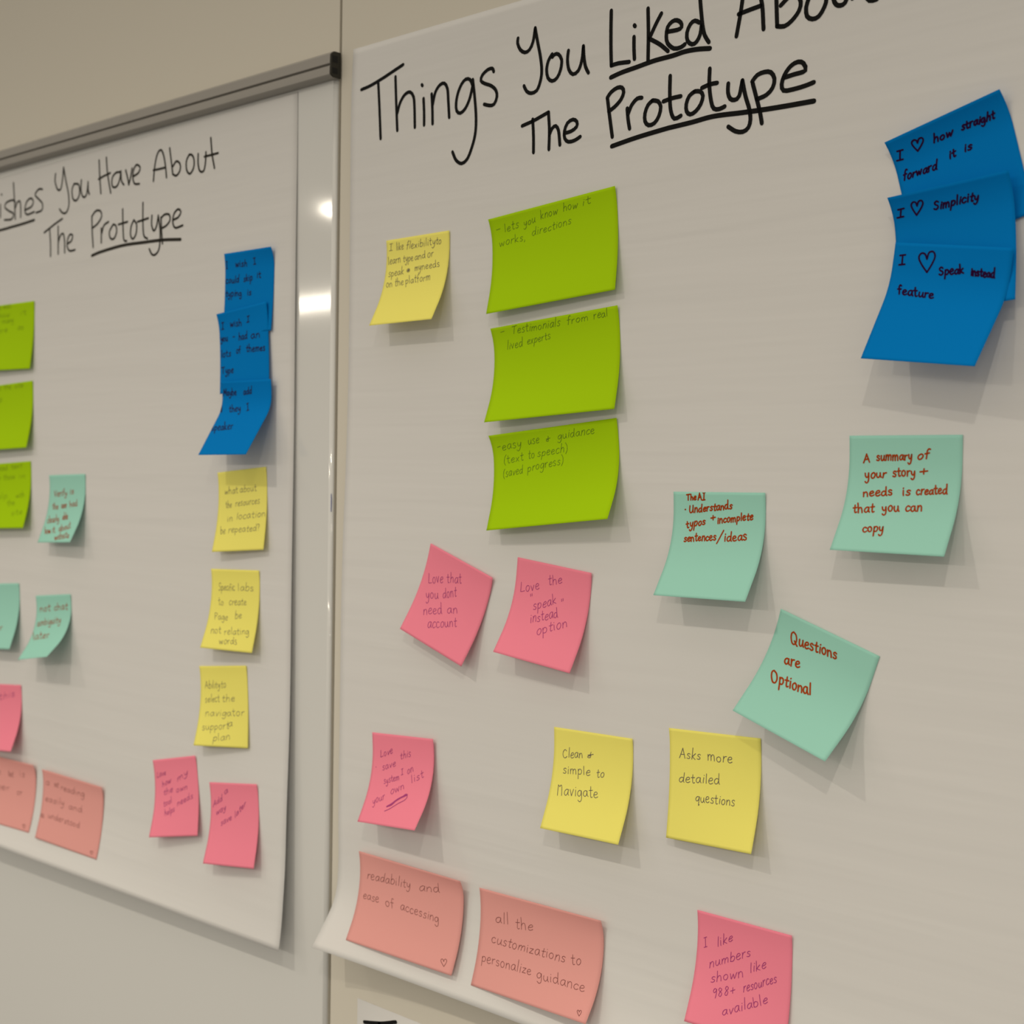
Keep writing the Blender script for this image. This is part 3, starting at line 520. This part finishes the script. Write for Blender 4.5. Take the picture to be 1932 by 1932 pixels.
  [('I', 5.7, 25.2, 8.6, 24.0, -0.3, -3.9), ('like', 16.5, 21.9, 29.1, 15.0, -0.1, -3.9), ('numbers', 11.4, 37.6, 43.9, 21.8, -0.3, -3.8), ('shown', 14.0, 46.8, 39.3, 36.6, -0.5, -3.7), ('like', 44.1, 33.0, 56.5, 26.4, -0.3, -3.7), ('988+', 17.3, 56.5, 34.5, 48.5, -0.7, -3.6), ('resources', 40.3, 46.8, 65.2, 33.7, -0.4, -3.7), ('available', 27.3, 65.6, 59.8, 48.8, -0.8, -3.6)],
  'pink sticky note reading I like numbers shown, cut by the bottom of the picture'),
 'L_ye1': ('yellow', 'ink_grey', (-166.87, 1334.46, 4.67, 76.2, 76.2, 14.88, 9.78, 6.6, 5.86, 0.15, 0.8, 6.74), 0.45,
  [('what', 9.7, 21.0, 31.4, 21.5, 0.1, -3.7), ('about', 34.3, 21.2, 60.5, 21.1, 0.2, -3.7), ('the', 12.7, 34.6, 21.9, 34.4, -0.3, -3.8), ('resources', 27.6, 33.7, 65.2, 33.1, -0.0, -3.7), ('in', 16.5, 47.5, 25.0, 47.4, -0.6, -3.8), ('location', 30.5, 46.5, 74.8, 45.2, -0.2, -3.7), ('be', 8.7, 59.4, 16.2, 58.8, -1.0, -3.9), ('repeated?', 20.3, 58.4, 68.4, 58.3, -0.4, -3.8)],
  'topmost yellow sticky note on the Wishes sheet, just below the blue notes'),
 'L_ye2': ('yellow', 'ink_grey', (-174.04, 1242.61, 2.16, 76.2, 76.2, 20.48, 14.03, 6.99, 7.64, 0.15, 0.8, 7.96), 0.45,
  [('Specific', 11.3, 20.1, 37.6, 20.0, -0.1, -4.0), ('labs', 42.4, 19.8, 67.2, 19.3, -0.0, -3.9), ('to', 13.2, 34.2, 21.4, 33.9, -0.7, -4.0), ('create', 29.9, 33.6, 57.2, 32.6, -0.5, -3.9), ('Page', 10.4, 47.7, 31.4, 47.7, -1.1, -4.0), ('be', 41.8, 45.9, 52.3, 45.0, -0.9, -3.9), ('not', 9.8, 61.4, 25.6, 60.9, -1.6, -4.0), ('relating', 30.8, 61.5, 67.2, 59.5, -1.2, -3.9), ('words', 26.7, 70.8, 53.0, 69.6, -1.4, -3.9)],
  'middle of the three yellow sticky notes in a column on the Wishes sheet'),
 'L_ye3': ('yellow', 'ink_grey', (-191.25, 1147.91, 6.14, 76.2, 76.2, 16.95, 5.13, 6.58, 5.88, 0.15, 0.8, 8.64), 0.45,
  [('Ability', 7.6, 21.5, 32.3, 20.9, 0.2, -4.0), ('to', 33.4, 20.9, 42.2, 20.6, 0.2, -4.0), ('select', 8.2, 34.8, 31.6, 33.9, -0.2, -4.0), ('the', 35.4, 33.8, 55.7, 33.1, 0.0, -3.9), ('navigator', 10.1, 48.1, 70.5, 46.1, 0.0, -3.9), ('support', 8.6, 61.5, 48.4, 58.7, -0.7, -4.0), ('a', 46.4, 57.0, 53.3, 56.4, -0.4, -3.9), ('plan', 26.6, 71.2, 51.3, 69.1, -0.6, -3.9)],
  'lowest yellow sticky note on the Wishes sheet, above the two pink notes'),
 'L_pkA': ('pink', 'ink_violet', (-269.06, 1045.42, 11.74, 76.2, 76.2, 19.53, 10.53, 3.81, 7.62, 0.15, 0.8, 10.36), 0.6,
  [('Love', 4.3, 18.1, 20.9, 15.7, 0.5, -3.4), ('how', 13.4, 27.3, 29.2, 23.9, 0.2, -3.4), ('the', 15.6, 35.8, 32.2, 32.6, -0.0, -3.4), ('tool', 16.8, 47.0, 31.0, 43.4, -0.4, -3.4), ('helps', 20.4, 55.7, 36.7, 51.8, -0.6, -3.4), ('my', 40.1, 23.3, 60.2, 16.8, 0.5, -3.4), ('own', 38.3, 33.8, 57.5, 31.1, 0.2, -3.4), ('needs', 40.1, 46.9, 66.8, 40.2, -0.1, -3.4)],
  'pink sticky note with two columns of violet writing, under the Wishes yellow column'),
 'L_pkB': ('pink', 'ink_violet', (-168.26, 1039.47, 7.68, 76.2, 76.2, 19.86, 15.09, 3.9, 9.0, 0.15, 0.8, 11.79), 0.6,
  [('Add', 3.7, 23.4, 19.3, 16.8, 0.1, -3.3), ('a', 22.8, 11.5, 29.2, 9.1, 0.5, -3.3), ('way', 9.0, 31.1, 24.7, 24.9, -0.1, -3.3), ('save', 17.7, 40.2, 34.5, 33.9, -0.4, -3.2), ('later', 39.2, 32.5, 56.5, 19.7, -0.1, -3.2)],
  'pink sticky note with little writing, nearest the Wishes sheet bottom corner'),
 'L_sal': ('salmon', 'ink_brown', (-489.97, 1002.9, 0.2, 127.0, 76.2, 14.49, 11.87, 12.08, 16.92, 0.2, 0.8, 10.23), 0.5,
  [('a', 6.1, 16.6, 14.0, 16.4, 0.1, -4.1), ('set', 24.5, 15.9, 33.9, 16.0, 0.1, -4.0), ('reading', 38.1, 17.4, 88.7, 17.6, 0.3, -3.9), ('easily', 6.5, 34.5, 48.0, 33.5, -0.5, -3.9), ('and', 57.4, 34.6, 86.4, 34.4, -0.5, -3.8), ('as', 2.5, 53.1, 9.8, 52.9, -1.4, -3.8), ('understood', 17.5, 51.1, 84.5, 51.0, -0.7, -3.7), ('<', 112.9, 73.1, 119.4, 72.7, -1.2, -3.2)],
  'uncut wide salmon sticky note above the curled Wishes sheet bottom edge'),
 'L_teA': ('teal', 'ink_red', (-488.44, 1327.99, 1.78, 76.2, 76.2, 22.17, 27.88, 6.94, 5.06, 0.15, 0.8, 5.68), 0.9,
  [('Verify', 11.0, 23.7, 38.3, 22.5, -0.4, -4.0), ('is', 43.9, 21.6, 52.7, 20.9, -0.4, -3.9), ('the', 10.8, 37.7, 23.5, 37.4, -1.4, -4.0), ('user', 30.3, 36.6, 41.8, 35.9, -1.4, -4.0), ('had', 47.5, 35.5, 63.6, 34.0, -1.3, -4.0), ('clearly', 7.1, 53.4, 32.7, 51.7, -2.4, -4.2), ('able', 38.7, 49.7, 50.4, 48.7, -2.3, -4.1), ('how', 10.3, 66.1, 23.4, 65.5, -3.2, -4.3), ('it', 26.2, 64.9, 33.0, 64.4, -3.3, -4.3), ('about', 40.4, 63.4, 63.5, 59.4, -3.3, -4.3), ('website', 39.0, 73.4, 69.9, 70.5, -3.5, -4.3)],
  'aqua sticky note with five red lines on the Wishes sheet, beside the lowest green note'),
 'L_teC': ('teal', 'ink_red', (-515.55, 1193.08, 5.3, 76.2, 76.2, 37.46, 48.74, 7.0, 8.52, 0.15, 0.8, 6.33), 0.9,
  [('not', 7.2, 18.0, 31.1, 17.1, -0.0, -4.4), ('chat', 39.4, 17.2, 68.8, 16.4, 0.0, -4.3), ('ambiguity', 6.7, 34.3, 57.7, 30.9, -1.7, -4.5), ('later', 9.0, 50.9, 45.0, 48.0, -4.2, -4.9)],
  'aqua sticky note on the Wishes sheet curling strongly forward at its bottom'),
 'L_gr1': ('green', 'ink_green', (-653.79, 1523.0, -0.29, 127.0, 76.2, 12.58, 7.1, 5.29, 6.49, 0.15, 0.8, 4.64), 0.4,
  [('there', 25.3, 4.6, 49.6, 4.4, 0.6, -3.7), ('was', 54.1, 4.4, 73.3, 4.1, 0.6, -3.6), ('to', 19.0, 14.9, 31.3, 14.7, -0.1, -3.7), ('show', 37.3, 14.5, 70.1, 14.1, 0.0, -3.7), ('it', 93.4, 14.0, 109.2, 13.6, -0.0, -3.6), ('for', 28.7, 22.0, 46.8, 21.6, -0.3, -3.7), ('many', 52.7, 21.1, 79.3, 21.1, -0.2, -3.7), ('as', 90.4, 30.7, 103.3, 30.3, -0.4, -3.7), ('here', 33.2, 32.1, 65.9, 31.7, -0.5, -3.8)],
  'topmost lime green sticky note cut by the picture edge on the Wishes sheet'),
 'L_gr2': ('green', 'ink_green', (-655.72, 1428.72, 2.16, 127.0, 76.2, 15.49, 12.98, 5.41, 6.63, 0.15, 0.8, 4.88), 0.4,
  [('about', 22.4, 5.3, 52.8, 5.3, 0.7, -3.7), ('the', 58.8, 5.4, 76.5, 5.9, 0.6, -3.6), ('site', 85.2, 6.0, 105.5, 5.7, 0.6, -3.6), ('up', 37.4, 19.5, 55.4, 19.5, -0.1, -3.7)],
  'middle lime green sticky note cut by the picture edge on the Wishes sheet, nearly blank'),
 'L_gr3': ('green', 'ink_green', (-658.48, 1337.43, 2.67, 127.0, 76.2, 16.85, 15.71, 5.42, 6.73, 0.15, 0.8, 5.19), 0.4,
  [('it', 29.6, 8.2, 38.8, 8.3, 0.5, -3.7), ('read', 44.8, 8.5, 71.8, 7.8, 0.5, -3.7), ('text', 80.7, 7.4, 107.1, 6.3, 0.6, -3.6), ('for', 38.7, 19.5, 56.8, 19.4, -0.1, -3.7), ('those', 62.8, 19.1, 89.3, 18.6, -0.0, -3.7), ('in', 98.0, 18.6, 113.8, 18.6, -0.1, -3.6), ('of', 27.8, 30.5, 49.0, 30.2, -0.6, -3.8), ('help', 39.6, 41.0, 75.5, 41.0, -0.9, -3.8), ('with', 95.9, 40.9, 114.4, 40.2, -0.9, -3.7), ('the', 78.3, 49.4, 95.7, 49.0, -1.3, -3.8), ('site', 92.4, 61.3, 117.3, 59.5, -1.7, -3.8)],
  'lowest lime green sticky note cut by the picture edge on the Wishes sheet'),
 'L_teB': ('teal', 'ink_red', (-632.08, 1198.9, 4.21, 76.2, 76.2, 19.41, 20.82, 5.73, 6.69, 0.15, 0.8, 5.65), 0.9,
  [('later', 6.4, 56.7, 46.7, 54.2, -2.3, -4.7)],
  'aqua sticky note on Wishes sheet cut by the picture edge above a cut pink note'),
 'L_pkC': ('pink', 'ink_violet', (-624.76, 1082.21, 5.19, 76.2, 76.2, 20.55, 23.1, 5.52, 6.4, 0.15, 0.8, 6.24), 0.6,
  [('this', 21.6, 19.1, 61.1, 12.6, 0.3, -4.6)],
  'pink sticky note on the Wishes sheet cut by the picture edge, above a salmon note'),
 'L_salA': ('salmon', 'ink_brown', (-637.43, 999.86, 1.98, 127.0, 76.2, 16.85, 14.5, 18.77, 23.87, 0.22, 0.8, 8.13), 0.5,
  [('the', 14.2, 20.3, 44.9, 21.2, 0.1, -4.2), ('text', 62.2, 20.2, 74.8, 20.9, 0.0, -4.2), ('is', 89.4, 18.1, 101.7, 17.7, 0.3, -4.2), ('larger', 2.5, 38.5, 68.9, 37.5, -0.5, -4.1), ('or', 85.0, 38.7, 98.4, 38.6, -0.8, -4.0), ('<', 111.9, 73.3, 118.9, 73.1, -1.6, -3.6)],
  'wide salmon sticky note cut by the picture edge, near the bottom of the Wishes sheet'),
 'R_bl1': ('blue', 'ink_maroon', (534.5, 1544.0, 15.2, 76.2, 76.2, 3.0, 2.0, 37.0, 37.0, 0.3, 0.8, 1.0), 1.1,
  [('I', 2.3, 13.1, 7.0, 14.2, 1.2, -3.0), ('<', 12.9, 12.4, 21.3, 13.6, 2.6, -6.1), ('how', 27.8, 12.7, 40.6, 13.2, 1.1, -2.7), ('straight', 46.2, 12.9, 67.2, 14.2, 1.1, -2.7), ('forward', 3.0, 26.4, 25.7, 28.5, 0.8, -3.0), ('it', 34.4, 25.8, 39.0, 25.4, 0.7, -2.9), ('is', 44.3, 25.6, 49.5, 25.7, 0.7, -2.9)],
  'tilted blue sticky note reading I heart how straight forward, topmost of its overlapping stack'),
 'R_bl2': ('blue', 'ink_maroon', (540.0, 1509.0, 5.3, 76.2, 76.2, 9.0, 12.0, 38.0, 28.0, 0.3, 0.8, 5.6), 1.1,
  [('I', 2.3, 13.7, 7.4, 13.9, 0.7, -3.2), ('<', 11.2, 13.7, 19.8, 14.0, 1.6, -6.6), ('Simplicity', 26.7, 13.5, 55.4, 13.0, 0.8, -2.9)],
  'blue sticky note reading I heart Simplicity, middle of three overlapping notes'),
 'R_bl3': ('blue', 'ink_maroon', (545.17, 1481.89, -7.97, 76.2, 76.2, 25.01, 31.49, 2.6, 7.11, 0.2, 0.5, 10.5), 1.1,
  [('I', 4.2, 13.6, 8.8, 13.2, -0.6, -3.6), ('<', 17.8, 18.0, 29.6, 16.0, -1.5, -9.8), ('Speak', 31.7, 17.9, 47.5, 16.1, -0.5, -3.0), ('instead', 52.0, 17.1, 67.0, 17.7, -0.5, -2.9), ('feature', 7.8, 31.0, 32.2, 32.7, -0.9, -3.2)],
  'blue sticky note reading I heart Speak instead feature, lowest and curling outward'),
 'L_bl1': ('blue', 'ink_maroon', (-159.87, 1540.56, -0.55, 76.2, 76.2, 2.34, 3.84, 10.2, 24.95, 0.25, 0.8, 5.47), 0.9,
  [('I', 1.6, 14.0, 4.2, 14.2, 0.3, -3.7), ('wish', 16.4, 13.7, 34.9, 14.7, 0.4, -3.6), ('I', 44.9, 13.9, 49.1, 13.9, 0.5, -3.6), ('could', 1.6, 27.8, 22.4, 28.4, -0.1, -3.7), ('skip', 29.5, 28.2, 43.6, 27.9, -0.1, -3.7), ('it', 50.0, 26.7, 56.6, 26.4, -0.1, -3.7), ('typing', 1.6, 40.4, 27.3, 41.3, -0.1, -3.7), ('is', 35.9, 41.5, 42.4, 41.3, -0.2, -3.7)],
  'topmost blue sticky note of the overlapping blue column on the Wishes sheet'),
 'L_bl2': ('blue', 'ink_maroon', (-167.0, 1484.0, 5.3, 76.2, 76.2, 4.0, 3.0, 16.0, 6.0, 0.25, 0.8, 7.67), 0.9,
  [('I', 3.4, 15.2, 8.0, 15.5, 0.7, -3.7), ('wish', 17.4, 14.8, 36.2, 16.3, 0.6, -3.6), ('I', 43.8, 14.7, 48.3, 14.7, 0.6, -3.6), ('you', 1.8, 26.3, 12.9, 27.2, 0.2, -3.7), ('-', 20.8, 26.6, 24.3, 26.8, 0.2, -3.7), ('had', 30.2, 29.0, 43.8, 29.6, 0.2, -3.7), ('an', 49.4, 30.4, 63.3, 31.0, 0.2, -3.7), ('lots', 1.8, 41.8, 17.3, 42.2, 0.1, -3.8), ('of', 25.9, 41.0, 33.1, 41.3, 0.1, -3.7), ('themes', 41.6, 41.7, 70.7, 44.4, 0.2, -3.7), ('Type', 2.6, 56.8, 21.5, 58.8, 0.0, -3.8)],
  'middle blue sticky note of the overlapping blue column on the Wishes sheet'),
 'L_bl3': ('blue', 'ink_maroon', (-154.75, 1419.84, 0.1, 76.2, 76.2, 30.7, 32.25, 17.09, 7.84, 0.2, 0.45, 10.96), 0.9,
  [('Maybe', 1.6, 13.5, 22.5, 13.0, 0.4, -3.7), ('add', 33.5, 13.3, 46.2, 12.3, 0.3, -3.7), ('if', 1.6, 29.1, 3.5, 28.9, -1.9, -4.1), ('they', 14.9, 29.5, 33.1, 28.8, -1.9, -4.0), ('I', 42.2, 28.9, 45.8, 28.3, -1.8, -4.0), ('speaker', 1.6, 49.9, 34.5, 48.1, -3.2, -4.5)],
  'lowest blue sticky note on the Wishes sheet, its bottom curling well away'),
}
GROUP = {'R': 'sticky notes on the Things You Liked sheet', 'L': 'sticky notes on the Wishes sheet'}
rnd = random.Random(7)
for key, (colour, ink, P, pen, words, label) in NOTES.items():
    surf = note_surface(P)
    n = paper('sticky_note', surf, M[colour], 24, 36, .1)
    tag(n, label, 'sticky note', GROUP[key[0]])
    k = Ink()
    for wd in [w_ for w_ in words if w_[0] == '<']:
        hk = Ink(); hk.word(*wd, pen, rnd, .5); hk.build('heart', surf, M[ink], n, .16)['label'] = 'hand-drawn heart'
    for wd in [w_ for w_ in words if w_[0] != '<']:
        if wd[0] == '~': k.stroke(np.array(wd[2]).reshape(-1, 2), wd[1], .6)
        else: k.word(*wd, pen, rnd, .5)
    k.build('handwriting', surf, M[ink], n, .16)['label'] = INKNAME[ink]
